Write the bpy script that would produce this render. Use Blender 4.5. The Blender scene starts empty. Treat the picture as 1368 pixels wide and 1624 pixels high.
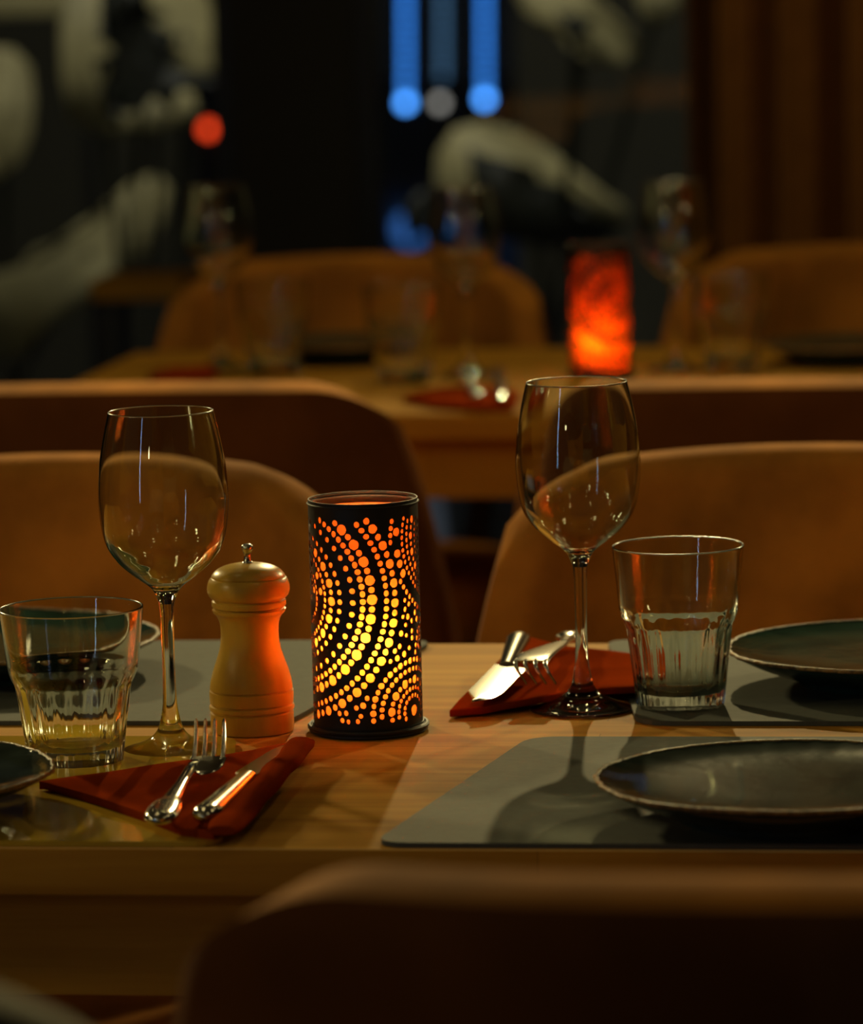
import bpy, bmesh, math, random
from mathutils import Vector, Matrix
from mathutils.geometry import delaunay_2d_cdt
random.seed(7)
PI = math.pi
S = bpy.context.scene
C = S.collection
Z0 = 0.75                      # table height

# ------------------------------------------------------------------ camera
F = 7000.0
cam_d = bpy.data.cameras.new('camera'); cam = bpy.data.objects.new('camera', cam_d); C.objects.link(cam)
cam_d.sensor_fit = 'VERTICAL'; cam_d.sensor_height = 36.0; cam_d.lens = F / 1624 * 36.0
cam_d.clip_start = 0.05; cam_d.clip_end = 200
R_ = Matrix.Rotation(math.radians(8.0), 3, 'Z') @ Matrix.Rotation(math.radians(90 - 7.503), 3, 'X') @ Matrix.Rotation(math.radians(-1.4), 3, 'Z')
EYE = Vector((0, 0, 1.265))
cam.matrix_world = Matrix.Translation(EYE) @ R_.to_4x4()
cam_d.dof.use_dof = True
cam_d.dof.focus_distance = 2.78
A_DIAM = 0.0215
cam_d.dof.aperture_fstop = (cam_d.lens / 1000) / A_DIAM
S.camera = cam

def ray(px, py):
    return R_ @ Vector(((px - 684) / F, -(py - 812) / F, -1))
def P(px, py, z=Z0):           # point of the plane of height z seen at a pixel
    r = ray(px, py); t = (z - EYE.z) / r.z
    return EYE + r * t
def PY(px, py, Y):             # point of the upright plane y = Y seen at a pixel
    r = ray(px, py); t = (Y - EYE.y) / r.y
    return EYE + r * t

# ------------------------------------------------------------------ helpers
def obj(name, me, mat=None, parent=None, loc=None):
    o = bpy.data.objects.new(name, me); C.objects.link(o)
    if mat is not None:
        me.materials.clear(); me.materials.append(mat)
    if parent is not None: o.parent = parent
    if loc is not None: o.location = loc
    return o
def empty(name, loc=(0, 0, 0), rz=0.0):
    o = bpy.data.objects.new(name, None); C.objects.link(o)
    o.location = loc; o.rotation_euler = (0, 0, rz); o.empty_display_size = .05
    return o
def tag(o, label, cat, group=None, kind=None):
    o['label'] = label; o['category'] = cat
    if group: o['group'] = group
    if kind: o['kind'] = kind
    return o
def structure(o):
    o['kind'] = 'structure'; return o
def dup(o, parent=None):
    c = o.copy(); C.objects.link(c)
    if parent is not None: c.parent = parent
    for ch in list(o.children): dup(ch, c)
    return c
def finish(bm, name, smooth=True, angle=40, recalc=True):
    if recalc: bmesh.ops.recalc_face_normals(bm, faces=bm.faces)
    me = bpy.data.meshes.new(name); bm.to_mesh(me); bm.free()
    if smooth:
        me.polygons.foreach_set('use_smooth', [True] * len(me.polygons))
        if angle < 180: me.set_sharp_from_angle(angle=math.radians(angle))
    return me
def spline(pts, n):
    """Catmull-Rom through 2D/3D points, n samples per span."""
    pts = [Vector(p) for p in pts]; out = []
    for i in range(len(pts) - 1):
        p0 = pts[max(i - 1, 0)]; p1 = pts[i]; p2 = pts[i + 1]; p3 = pts[min(i + 2, len(pts) - 1)]
        for k in range(n):
            t = k / n; t2 = t * t; t3 = t2 * t
            out.append(.5 * ((2 * p1) + (p2 - p0) * t + (2 * p0 - 5 * p1 + 4 * p2 - p3) * t2 + (3 * p1 - p0 - 3 * p2 + p3) * t3))
    out.append(pts[-1]); return out
def lathe(bm, prof, n=96, rfun=None, cap=True):
    rings = []
    for (r, z) in [(p[0], p[1]) for p in prof]:
        if r < 1e-6:
            rings.append([bm.verts.new((0, 0, z))]); continue
        ring = []
        for i in range(n):
            a = 2 * PI * i / n
            rr = r if rfun is None else rfun(r, z, a)
            ring.append(bm.verts.new((rr * math.cos(a), rr * math.sin(a), z)))
        rings.append(ring)
    for a, b in zip(rings[:-1], rings[1:]):
        if len(a) == 1 and len(b) == 1: continue
        for i in range(n):
            j = (i + 1) % n
            if len(a) == 1: bm.faces.new((a[0], b[j], b[i]))
            elif len(b) == 1: bm.faces.new((a[i], a[j], b[0]))
            else: bm.faces.new((a[i], a[j], b[j], b[i]))
    return rings
def lathe_me(name, prof, n=96, angle=40, rfun=None, recalc=True):
    bm = bmesh.new(); lathe(bm, prof, n, rfun); return finish(bm, name, True, angle, recalc)
def box(bm, lo, hi, bevel=0.0, seg=2):
    lo = Vector(lo); hi = Vector(hi)
    r = bmesh.ops.create_cube(bm, size=1)
    vs = r['verts']
    for v in vs:
        v.co = Vector((lo[i] if v.co[i] < 0 else hi[i] for i in range(3)))
    if bevel > 0:
        es = list({e for v in vs for e in v.link_edges})
        bmesh.ops.bevel(bm, geom=es, offset=bevel, segments=seg, affect='EDGES', profile=.5)
def box_me(name, lo, hi, bevel=0.0, seg=2):
    bm = bmesh.new(); box(bm, lo, hi, bevel, seg); return finish(bm, name, bevel > 0, 35)
def sweep(bm, pts, half, n=16, power=2.0, up=Vector((0, 0, 1)), close=True):
    """super-elliptic sections of half sizes half[i]=(side, up) swept along pts"""
    rings = []
    for i, p in enumerate(pts):
        t = (pts[min(i + 1, len(pts) - 1)] - pts[max(i - 1, 0)]).normalized()
        s = t.cross(up)
        if s.length < 1e-6: s = Vector((1, 0, 0))
        s.normalize(); u = s.cross(t).normalized()
        w, h = half[i]; ring = []
        for k in range(n):
            a = 2 * PI * k / n; c, sn = math.cos(a), math.sin(a)
            x = math.copysign(abs(c) ** (2 / power), c) * w; y = math.copysign(abs(sn) ** (2 / power), sn) * h
            ring.append(bm.verts.new(p + s * x + u * y))
        rings.append(ring)
    for a, b in zip(rings[:-1], rings[1:]):
        for k in range(n):
            j = (k + 1) % n; bm.faces.new((a[k], a[j], b[j], b[k]))
    if close:
        bm.faces.new(rings[0]); bm.faces.new(list(reversed(rings[-1])))
def vlerp(a, b, t): return a + (b - a) * t
def lin(a, b, t): return a + (b - a) * t

# ------------------------------------------------------------------ materials
def new_mat(name):
    m = bpy.data.materials.new(name); m.use_nodes = True
    nt = m.node_tree; b = nt.nodes['Principled BSDF']; return m, nt, b
def N(nt, t, **kw):
    n = nt.nodes.new(t)
    for k, v in kw.items(): setattr(n, k, v)
    return n
def plain(name, col, rough=.5, metal=0.0, spec=.5, coat=0.0, sheen=0.0, noise=None, bump=None):
    m, nt, b = new_mat(name)
    b.inputs['Base Color'].default_value = (*col, 1); b.inputs['Roughness'].default_value = rough
    b.inputs['Metallic'].default_value = metal; b.inputs['Specular IOR Level'].default_value = spec
    b.inputs['Coat Weight'].default_value = coat; b.inputs['Coat Roughness'].default_value = .12
    b.inputs['Sheen Weight'].default_value = sheen
    tc = N(nt, 'ShaderNodeTexCoord')
    if noise:
        sc, amt = noise
        t = N(nt, 'ShaderNodeTexNoise'); t.inputs['Scale'].default_value = sc; t.inputs['Detail'].default_value = 4
        nt.links.new(tc.outputs['Object'], t.inputs['Vector'])
        mx = N(nt, 'ShaderNodeMixRGB'); mx.inputs[1].default_value = (*[c * (1 - amt) for c in col], 1)
        mx.inputs[2].default_value = (*[min(1, c * (1 + amt)) for c in col], 1)
        mr = N(nt, 'ShaderNodeMapRange'); mr.inputs['From Min'].default_value = .32; mr.inputs['From Max'].default_value = .68
        nt.links.new(t.outputs['Fac'], mr.inputs['Value'])
        nt.links.new(mr.outputs[0], mx.inputs[0]); nt.links.new(mx.outputs[0], b.inputs['Base Color'])
    if bump:
        sc, st, dist = bump
        t = N(nt, 'ShaderNodeTexNoise'); t.inputs['Scale'].default_value = sc; t.inputs['Detail'].default_value = 5
        nt.links.new(tc.outputs['Object'], t.inputs['Vector'])
        bp = N(nt, 'ShaderNodeBump'); bp.inputs['Strength'].default_value = st; bp.inputs['Distance'].default_value = dist
        nt.links.new(t.outputs['Fac'], bp.inputs['Height']); nt.links.new(bp.outputs[0], b.inputs['Normal'])
    return m
def wood_mat(name, dark, light, stave=(.42, .045), rough=.35, grain=(3, 60, 60), coat=.25, spec=.22):
    m, nt, b = new_mat(name)
    tc = N(nt, 'ShaderNodeTexCoord')
    mp = N(nt, 'ShaderNodeMapping'); nt.links.new(tc.outputs['Object'], mp.inputs['Vector'])
    mp.inputs['Scale'].default_value = grain
    ns = N(nt, 'ShaderNodeTexNoise'); ns.inputs['Scale'].default_value = 1.0; ns.inputs['Detail'].default_value = 6; ns.inputs['Roughness'].default_value = .62
    nt.links.new(mp.outputs[0], ns.inputs['Vector'])
    cr = N(nt, 'ShaderNodeMapRange'); cr.inputs['From Min'].default_value = .3; cr.inputs['From Max'].default_value = .7
    nt.links.new(ns.outputs['Fac'], cr.inputs['Value'])
    mx = N(nt, 'ShaderNodeMixRGB'); mx.inputs[1].default_value = (*dark, 1); mx.inputs[2].default_value = (*light, 1)
    nt.links.new(cr.outputs[0], mx.inputs[0])
    out = mx.outputs[0]
    if stave:
        br = N(nt, 'ShaderNodeTexBrick'); br.inputs['Scale'].default_value = 1.0
        br.inputs['Brick Width'].default_value = stave[0]; br.inputs['Row Height'].default_value = stave[1]
        br.inputs['Mortar Size'].default_value = .0004; br.inputs['Mortar'].default_value = (.5, .48, .45, 1)
        br.inputs['Color1'].default_value = (.80, .78, .74, 1); br.inputs['Color2'].default_value = (1.08, 1.08, 1.1, 1)
        nt.links.new(tc.outputs['Object'], br.inputs['Vector'])
        ml = N(nt, 'ShaderNodeMixRGB'); ml.blend_type = 'MULTIPLY'; ml.inputs[0].default_value = .8
        nt.links.new(out, ml.inputs[1]); nt.links.new(br.outputs['Color'], ml.inputs[2]); out = ml.outputs[0]
    nt.links.new(out, b.inputs['Base Color'])
    b.inputs['Roughness'].default_value = rough; b.inputs['Coat Weight'].default_value = coat; b.inputs['Coat Roughness'].default_value = .2; b.inputs['Specular IOR Level'].default_value = spec
    bp = N(nt, 'ShaderNodeBump'); bp.inputs['Strength'].default_value = .12; bp.inputs['Distance'].default_value = .001
    nt.links.new(ns.outputs['Fac'], bp.inputs['Height']); nt.links.new(bp.outputs[0], b.inputs['Normal'])
    return m
def glass_mat(name, col=(.97, .985, .95), ior=1.47, rough=0.0):
    m = bpy.data.materials.new(name); m.use_nodes = True; nt = m.node_tree
    nt.nodes.clear(); o = N(nt, 'ShaderNodeOutputMaterial'); g = N(nt, 'ShaderNodeBsdfGlass')
    g.inputs['Color'].default_value = (*col, 1); g.inputs['Roughness'].default_value = rough; g.inputs['IOR'].default_value = ior
    nt.links.new(g.outputs[0], o.inputs['Surface']); return m
def pane_mat(name):
    m = bpy.data.materials.new(name); m.use_nodes = True; nt = m.node_tree
    nt.nodes.clear(); o = N(nt, 'ShaderNodeOutputMaterial')
    t = N(nt, 'ShaderNodeBsdfTransparent'); t.inputs[0].default_value = (.93, .95, .94, 1)
    g = N(nt, 'ShaderNodeBsdfGlossy'); g.inputs['Roughness'].default_value = 0.02
    fr = N(nt, 'ShaderNodeFresnel'); fr.inputs['IOR'].default_value = 1.5
    mx = N(nt, 'ShaderNodeMixShader')
    nt.links.new(fr.outputs[0], mx.inputs[0]); nt.links.new(t.outputs[0], mx.inputs[1]); nt.links.new(g.outputs[0], mx.inputs[2])
    nt.links.new(mx.outputs[0], o.inputs['Surface']); return m
def liner_mat(name, col, k=.5):
    m = bpy.data.materials.new(name); m.use_nodes = True; nt = m.node_tree
    nt.nodes.clear(); o = N(nt, 'ShaderNodeOutputMaterial')
    t = N(nt, 'ShaderNodeBsdfTranslucent'); t.inputs[0].default_value = (*col, 1)
    d = N(nt, 'ShaderNodeBsdfDiffuse'); d.inputs[0].default_value = (*col, 1)
    mx = N(nt, 'ShaderNodeMixShader'); mx.inputs[0].default_value = k
    nt.links.new(d.outputs[0], mx.inputs[1]); nt.links.new(t.outputs[0], mx.inputs[2])
    tr = N(nt, 'ShaderNodeBsdfTransparent'); tr.inputs[0].default_value = (*col, 1)          # thin enough to let some light straight through
    m2 = N(nt, 'ShaderNodeMixShader'); m2.inputs[0].default_value = .28
    nt.links.new(mx.outputs[0], m2.inputs[1]); nt.links.new(tr.outputs[0], m2.inputs[2]); nt.links.new(m2.outputs[0], o.inputs['Surface'])
    return m
def emit_mat(name, col, st):
    m = bpy.data.materials.new(name); m.use_nodes = True; nt = m.node_tree
    nt.nodes.clear(); o = N(nt, 'ShaderNodeOutputMaterial'); e = N(nt, 'ShaderNodeEmission')
    e.inputs[0].default_value = (*col, 1); e.inputs[1].default_value = st
    nt.links.new(e.outputs[0], o.inputs['Surface']); return m

M_table = wood_mat('oak_staves', (.42, .185, .018), (.62, .315, .036), (.42,.045), .7, (3,60,60), 0.0, .07)
M_millw = wood_mat('beech', (.58, .34, .040), (.68, .43, .062), None, .34, (60, 60, 8), .12, .3)
M_floor = wood_mat('floor_wood', (.05, .028, .010), (.09, .05, .018), (1.2, .12), .4, (3, 40, 40), .1)
M_suede = plain('tan_suede', (.44, .170, .022), .9, spec=.15, sheen=0.0, noise=(11, .34), bump=(260, .25, .001))
M_suede_d = plain('brown_suede', (.17, .056, .012), .9, spec=.08, noise=(9, .25), bump=(260, .25, .001))
M_blackm = plain('black_metal', (.012, .011, .010), .45, metal=.3)
M_shade = plain('black_tin', (.010, .010, .010), .55)
M_glass = glass_mat('clear_glass'); M_grim = glass_mat('fire_polished_glass', rough=.22); M_gstem = glass_mat('pressed_glass', rough=.07)
M_pane = pane_mat('window_glass')
M_steel = plain('polished_steel', (.66, .63, .56), .15, metal=1.0)
M_knob = plain('satin_steel', (.55, .53, .48), .22, metal=1.0)
M_mat = plain('grey_mat', (.088, .096, .084), .75, spec=.15, noise=(160, .08), bump=(900, .12, .0005))
M_matg = plain('glossy_mat', (.56, .36, .032), .10, coat=.4, noise=(14, .10))
M_plate = plain('dark_glaze', (.030, .042, .036), .085, spec=.35, coat=0.0, noise=(40, .35), bump=(70, .10, .0010))
M_plate_g = plain('green_glaze', (.024, .052, .040), .09, spec=.35, noise=(40, .3), bump=(70, .10, .001))
M_rim = plain('bare_clay_rim', (.26, .155, .045), .35, noise=(220, .6), bump=(400, .8, .002))
M_napkin = plain('rust_red_cloth', (.29, .036, .005), .95, spec=0.0, noise=(25, .14), bump=(700, .2, .0006))
M_liner = liner_mat('orange_liner', (.95, .46, .15))
M_liner2 = liner_mat('red_liner', (.95, .34, .055))
M_wall = plain('dark_wall', (.030, .027, .022), .8)
M_ceil = plain('ceiling_paint', (.05, .045, .038), .8)
M_frame = plain('window_frame', (.010, .010, .011), .5)
M_curtain = plain('brown_curtain', (.30, .125, .032), .9, spec=.1, noise=(30, .12))
M_leaf = plain('pale_leaf', (.46, .40, .20), .6, noise=(7, .25))
M_leafd = plain('dark_leaf', (.010, .012, .007), .5, noise=(7, .3))
M_pave = plain('pavement_stone', (.12, .13, .15), .5, noise=(3, .3))
M_facade = plain('facade', (.042, .038, .024), .8)

# ------------------------------------------------------------------ room
X0, X1, YB, YW, H = -4.2, 2.6, -2.2, 7.9, 2.9
structure(obj('floor', box_me('floor', (X0, YB, -.05), (X1, YW + .1, 0)), M_floor))
structure(obj('ceiling', box_me('ceiling', (X0, YB, H), (X1, YW + .1, H + .05)), M_ceil))
structure(obj('wall_left', box_me('wall_left', (X0 - .1, YB, 0), (X0, YW + .1, H)), M_wall))
structure(obj('wall_right', box_me('wall_right', (X1, YB, 0), (X1 + .1, YW + .1, H)), M_wall))
structure(obj('wall_front', box_me('wall_front', (X0, YB - .1, 0), (X1, YB, H)), M_wall))
xa = PY(-330, 200, YW).x; xb = PY(372, 200, YW).x; xc = PY(560, 200, YW).x; xd = PY(1420, 200, YW).x
bm = bmesh.new()
box(bm, (X0, YW, 0), (xa, YW + .12, H)); box(bm, (xb, YW, 0), (xc, YW + .12, H)); box(bm, (xd, YW, 0), (X1, YW + .12, H))
box(bm, (xa, YW, 2.5), (xb, YW + .12, H)); box(bm, (xc, YW, 2.5), (xd, YW + .12, H))
structure(obj('wall_back', finish(bm, 'wall_back', False), M_wall))
for i, (a, b) in enumerate(((xa, xb), (xc, xd))):
    bm = bmesh.new(); t = .04
    box(bm, (a, YW + .02, 0), (a + t, YW + .09, 2.5)); box(bm, (b - t, YW + .02, 0), (b, YW + .09, 2.5))
    box(bm, (a + t, YW + .02, 0), (b - t, YW + .09, .05)); box(bm, (a + t, YW + .02, 2.45), (b - t, YW + .09, 2.5))
    w = structure(obj('window_%d' % (i + 1), finish(bm, 'window_frame', False), M_frame))
    obj('pane', box_me('pane', (a + t, YW + .050, .05), (b - t, YW + .056, 2.45)), M_pane, w)
structure(obj('pavement', box_me('pavement', (-14, YW + .12, -.12), (9, 40, -.06)), M_pave))

# ------------------------------------------------------------------ tables
def make_table(name, x0, x1, y0, y1, label, cat='table', leg_in=.08):
    t = empty(name, ((x0 + x1) / 2, (y0 + y1) / 2, 0))
    hx, hy = (x1 - x0) / 2, (y1 - y0) / 2
    obj('tabletop', box_me('tabletop', (-hx, -hy, Z0 - .028), (hx, hy, Z0), .002, 2), M_table, t)
    bm = bmesh.new()
    box(bm, (-hx + .10, -hy + .05, Z0 - .098), (hx - .10, -hy + .07, Z0 - .0285)); box(bm, (-hx + .10, hy - .07, Z0 - .098), (hx - .10, hy - .05, Z0 - .0285))
    obj('apron', finish(bm, 'apron', False), M_table, t)
    for sx in (-1, 1):
        for sy in (-1, 1):
            cx, cy = sx * (hx - .08), sy * (hy - leg_in)
            obj('leg', box_me('leg', (cx - .02, cy - .02, 0), (cx + .02, cy + .02, Z0 - .0285), .003), M_blackm, t)
    return tag(t, label, cat)
yn1 = P(684, 1348).y; yf1 = P(850, 1020).y
make_table('dining_table', -1.62, 1.05, yn1, yf1, 'oak stave dining table in sharp focus, carrying the black dotted lantern')
yn2 = P(720, 656).y; yf2 = P(250, 558).y
x2l = P(212, 560).x
make_table('dining_table', x2l, 1.05, yn2, yf2, 'blurred oak dining table behind, carrying the glowing red lantern', leg_in=.36)

# ------------------------------------------------------------------ chairs
def make_shell():
    """backrest of an upholstered tub chair: local -Y is the side one sits on"""
    HZ0, HZ1, T = .555, .855, .050
    nu, nv = 48, 36
    def hw(z): return .222 + .065 * (1 - math.exp(-max(0, .835 - z) / .17))
    def cy(u, z):
        v = (z - HZ0) / (HZ1 - HZ0)
        return -(.085 + .07 * (1 - v)) * abs(u) ** 2.4 + .05 * v
    def pt(iu, iv):
        u = -1 + 2 * iu / nu; v = iv / nv
        # rounded upper corners
        rc = .075; w = hw(HZ1 - .05)
        e = max(0, abs(u) * w - (w - rc)); drop = rc - math.sqrt(max(0, rc * rc - e * e))
        top = HZ1 - .010 * u * u
        z = HZ0 + (top - drop * .96 - HZ0) * v
        return u, v, z
    front, back = [], []
    bm = bmesh.new()
    for iv in range(nv + 1):
        rf, rb = [], []
        for iu in range(nu + 1):
            u, v, z = pt(iu, iv)
            W = hw(z); x = u * W
            ed = min((1 - abs(u)) * W, (1 - v) * .5, v * .5)
            k = min(1, ed / (T * .5)); th = T * .5 * math.sqrt(max(0, 1 - (1 - k) ** 2))
            du = .01
            n = Vector((-(cy(u + du, z) - cy(u - du, z)) / (2 * du * W), 1, 0)).normalized()
            c = Vector((x, cy(u, z), z))
            rim = (iu in (0, nu)) or (iv in (0, nv))
            vf = bm.verts.new(c - n * th); rf.append(vf)
            rb.append(vf if rim else bm.verts.new(c + n * th))
        front.append(rf); back.append(rb)
    for iv in range(nv):
        for iu in range(nu):
            for g, flip in ((front, False), (back, True)):
                q = [g[iv][iu], g[iv][iu + 1], g[iv + 1][iu + 1], g[iv + 1][iu]]
                if flip: q.reverse()
                if len(set(q)) == 4:
                    try:
                        fc = bm.faces.new(q); x_ = (iu + .5) / nu * 2 - 1; v_ = (iv + .5) / nv
                        if flip and (1 - v_) * .5 > .016: fc.material_index = 1
                    except ValueError: pass
    bmesh.ops.recalc_face_normals(bm, faces=bm.faces)
    me = finish(bm, 'backrest', True, 180)
    out = []
    for keep in (0, 1):                                        # upholstered front with its welt, and the outer shell behind
        b2 = bmesh.new(); b2.from_mesh(me)
        bmesh.ops.delete(b2, geom=[f for f in b2.faces if f.material_index != keep], context='FACES')
        for f in b2.faces: f.material_index = 0
        m2 = bpy.data.meshes.new(('backrest', 'outer_shell')[keep]); b2.to_mesh(m2); b2.free(); out.append(m2)
    return out
def make_chair(mat):
    r = empty('dining_chair')
    fr_, sh_ = make_shell(); bk_ = obj('backrest', fr_, mat, r); e_ = obj('outer_shell', sh_, M_suede_d, bk_); e_['label'] = 'dark brown outer side of the back'
    bm = bmesh.new(); n = 40
    # seat cushion: superellipse with rounded edge
    def ring(k, z):
        return [bm.verts.new((math.copysign(abs(math.cos(a)) ** .55, math.cos(a)) * .235 * k, -.235 + math.copysign(abs(math.sin(a)) ** .55, math.sin(a)) * .22 * k, z)) for a in [2 * PI * i / n for i in range(n)]]
    prof = [(.0, .385)] + [(.86 + .14 * math.cos(t), .45 + .045 * math.sin(t)) for t in [-PI / 2 + PI * i / 10 for i in range(11)]] + [(.5, .499), (.0, .501)]
    rings = [[bm.verts.new((0, -.235, z))] if k == 0 else ring(k, z) for k, z in prof]
    for a, b in zip(rings[:-1], rings[1:]):
        for i in range(n):
            j = (i + 1) % n
            if len(a) == 1: bm.faces.new((a[0], b[j], b[i]))
            elif len(b) == 1: bm.faces.new((a[i], a[j], b[0]))
            else: bm.faces.new((a[i], a[j], b[j], b[i]))
    obj('seat', finish(bm, 'seat', True, 180), mat, r)
    for sx in (-1, 1):
        bm = bmesh.new(); sweep(bm, spline([(sx * .13, -.06, .43), (sx * .14, .004, .47), (sx * .15, .012, .54), (sx * .15, .004, .64)], 6), [(.016, .006)] * 19, 14, 3, up=Vector((0, 1, 0)))
        obj('back_support', finish(bm, 'back_support', True, 60), M_blackm, r)
    for sx in (-1, 1):
        for sy in (-1, 1):
            top = Vector((sx * .15, -.235 + sy * .14, .41)); bot = Vector((sx * .21, -.235 + sy * .205, .0))
            bm = bmesh.new(); sweep(bm, [vlerp(bot, top, i / 6) for i in range(7)], [(.008 + .004 * i / 6,) * 2 for i in range(7)], 14, up=Vector((0, 1, 0)))
            obj('leg', finish(bm, 'leg', True, 60), M_blackm, r)
    return r
chair_tan = make_chair(M_suede); chair_brown = chair_tan
used = set()
def chair(src, px, py, facing, dist_z, label):
    """top middle of the backrest seen at a pixel; facing -1 looks to the camera, +1 away"""
    r = src if src not in used else dup(src); used.add(src)
    p = P(px, py, dist_z)
    if facing < 0: r.location = (p.x, p.y - .05, 0); r.rotation_euler = (0, 0, 0)
    else: r.location = (p.x, p.y + .05, 0); r.rotation_euler = (0, 0, PI)
    return tag(r, label, 'chair')
ZC = .853
chair(chair_tan, 112, 722, -1, ZC, 'tan suede chair facing us, its back behind the left wine glass and pepper mill')
chair(chair_tan, 1292, 706, -1, ZC, 'tan suede chair facing us, its back behind the clear tumbler on the right')
chair(chair_brown, 215, 608, 1, ZC, 'dark brown chair seen from behind, its back above the left wine glass')
chair(chair_brown, 1235, 601, 1, ZC, 'dark brown chair seen from behind, below the red lantern and blurred tumbler')
chair(chair_tan, 575, 404, -1, ZC, 'blurred brown chair at the far table, in front of the black window pillar')
chair(chair_tan, 1368, 387, -1, ZC, 'blurred brown chair at the far table, below the brown curtain')
fc_ = chair(chair_tan, 1250, 1392, 1, ZC * 1.06, 'brown suede chair back filling the bottom, at the near edge of the table'); fc_.scale = (1.06, 1.06, 1.06)

gc = dup(chair_tan); gp = P(-985, 1475, .94); gc.scale = (1.1, 1.0, 1.1)
gc.location = (gp.x, gp.y, 0); gc.rotation_euler = (0, 0, PI)
M_grey = plain('grey_cloth', (.20, .19, .15), .9, spec=.1, noise=(14, .2)); M_slate = plain('slate_cloth', (.05, .055, .06), .9, spec=.1, noise=(9, .3))
for ch in gc.children_recursive:
    if not ch.name.startswith(('leg', 'back_support')):
        ch.data = ch.data.copy(); ch.data.materials.clear(); ch.data.materials.append(M_slate if ch.name.startswith('outer') else M_grey)
tag(gc, 'grey chair cut off by the bottom left corner, very blurred', 'chair')

# ------------------------------------------------------------------ placemats
def placemat(cx, cy, far, label, mat=M_mat, group='table placemats', wn=.479, wf=.375, dep=.33):
    """trapezoid, the narrow side towards the middle of the table"""
    pts = [(-wn / 2, 0), (wn / 2, 0), (wf / 2, dep), (-wf / 2, dep)]
    out = []; rc = .022
    for i in range(4):
        p = Vector(pts[i]); a = (Vector(pts[i - 1]) - p).normalized(); b = (Vector(pts[(i + 1) % 4]) - p).normalized()
        for k in range(7):
            t = k / 6
            out.append((p + a * rc) * (1 - t) ** 2 + p * 2 * t * (1 - t) + (p + b * rc) * t * t)
    if far: out = [Vector((-p.x, -p.y)) for p in out]
    bm = bmesh.new(); th = .003
    f = bm.faces.new([bm.verts.new((p.x, p.y, 0)) for p in out])
    r = bmesh.ops.extrude_face_region(bm, geom=[f])
    bmesh.ops.translate(bm, vec=(0, 0, th), verts=[v for v in r['geom'] if isinstance(v, bmesh.types.BMVert)])
    o = obj('placemat', finish(bm, 'placemat', False), mat, None, (cx, cy, Z0 + .0003))
    return tag(o, label, 'placemat', group)
pm = P(1262, 1345); 
placemat(pm.x, yn1 + .004, False, 'grey placemat under the dark plate, with the wine glass shadow on it')
q = P(465, 1148); placemat(q.x - .19, yf1 - .004, True, 'grey green placemat behind the pepper mill and left wine glass')
q = P(1010, 1140); placemat(q.x + .19, yf1 - .004, True, 'dim placemat under the green plate, behind the right tumbler')
q = P(345, 1340); placemat(q.x - .235, yn1 + .004, False, 'shiny amber placemat under the left red napkin', M_matg)
MT = .0033                                                     # placemat thickness

# ------------------------------------------------------------------ plates
def make_plate(R, seed, mat):
    rnd = random.Random(seed); ph = [rnd.random() * 6.28 for _ in range(8)]
    def wob(a): return sum(math.sin(a * k + ph[k]) * w for k, w in ((2, .004), (3, .005), (5, .004), (7, .003))) + .0016 * math.sin(23 * a + ph[1]) + .0010 * math.sin(41 * a + ph[3])
    def rf(r, z, a):
        k = max(0, (r / R - .55) / .45); return r * (1 + wob(a) * 1.6 * k)
    r = empty('dinner_plate')
    k = R / .128; prof = [(0, .0188), (.05 * k, .0188), (.080 * k, .0192), (.100 * k, .0203), (.115 * k, .0219), (R - .004, .0236), (R, .0246), (R + .0006, .0236), (R - .0002, .0222), (.112 * k, .0150), (.092 * k, .0078), (.076 * k, .0040), (.074 * k, .0), (.070 * k, .0), (.069 * k, .0032), (0, .0032)]
    obj('dish', lathe_me('dish', prof, 180, 50, rf), mat, r)
    rp = [(R + .0003 + .0013 * math.cos(t), .0238 + .0014 * math.sin(t)) for t in [2 * PI * i / 10 for i in range(11)]]
    def rf2(r_, z, a): return rf(r_, z, a) + .0005 * math.sin(57 * a) * math.sin(13 * a + 1)
    bm = bmesh.new(); lathe(bm, rp, 240, rf2); bmesh.ops.remove_doubles(bm, verts=bm.verts, dist=1e-6)
    e = obj('rim', finish(bm, 'rim', True, 180), M_rim, r); e['label'] = 'rough brown unglazed rim'
    return r
def plate(src, px, py, label, z=Z0 + MT, rz=0.0):
    p = P(px, py, z + .024); src.location = (p.x, p.y, z + .0004); src.rotation_euler = (0, 0, rz)
    return tag(src, label, 'plate', 'dark stoneware plates')
p_near = make_plate(.108, 3, M_plate)
plate(p_near, 1246, 1231, 'dark glazed plate with a rough gold brown rim on the near grey placemat')
plate(make_plate(.112, 5, M_plate), -216, 1224, 'dark plate whose edge overlaps the tip of the left red napkin', rz=1.0)
p_far = make_plate(.110, 8, M_plate_g)
plate(p_far, 1415, 1024, 'dark green plate behind the right tumbler, at the far table edge')
plate(dup(p_far), 5, 1013, 'dark plate behind the left tumbler, on the grey green placemat', rz=2.0)
for px, py, lb in ((552, 541, 'blurred dark plate between the two blurred tumblers left of the red lantern'), (1345, 543, 'blurred dark plate right of the blurred tumbler, beside the red lantern table end')):
    q_ = dup(p_far); plate(q_, px, py, lb, z=Z0, rz=px); q_.scale = (.9, .9, 1)

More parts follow.
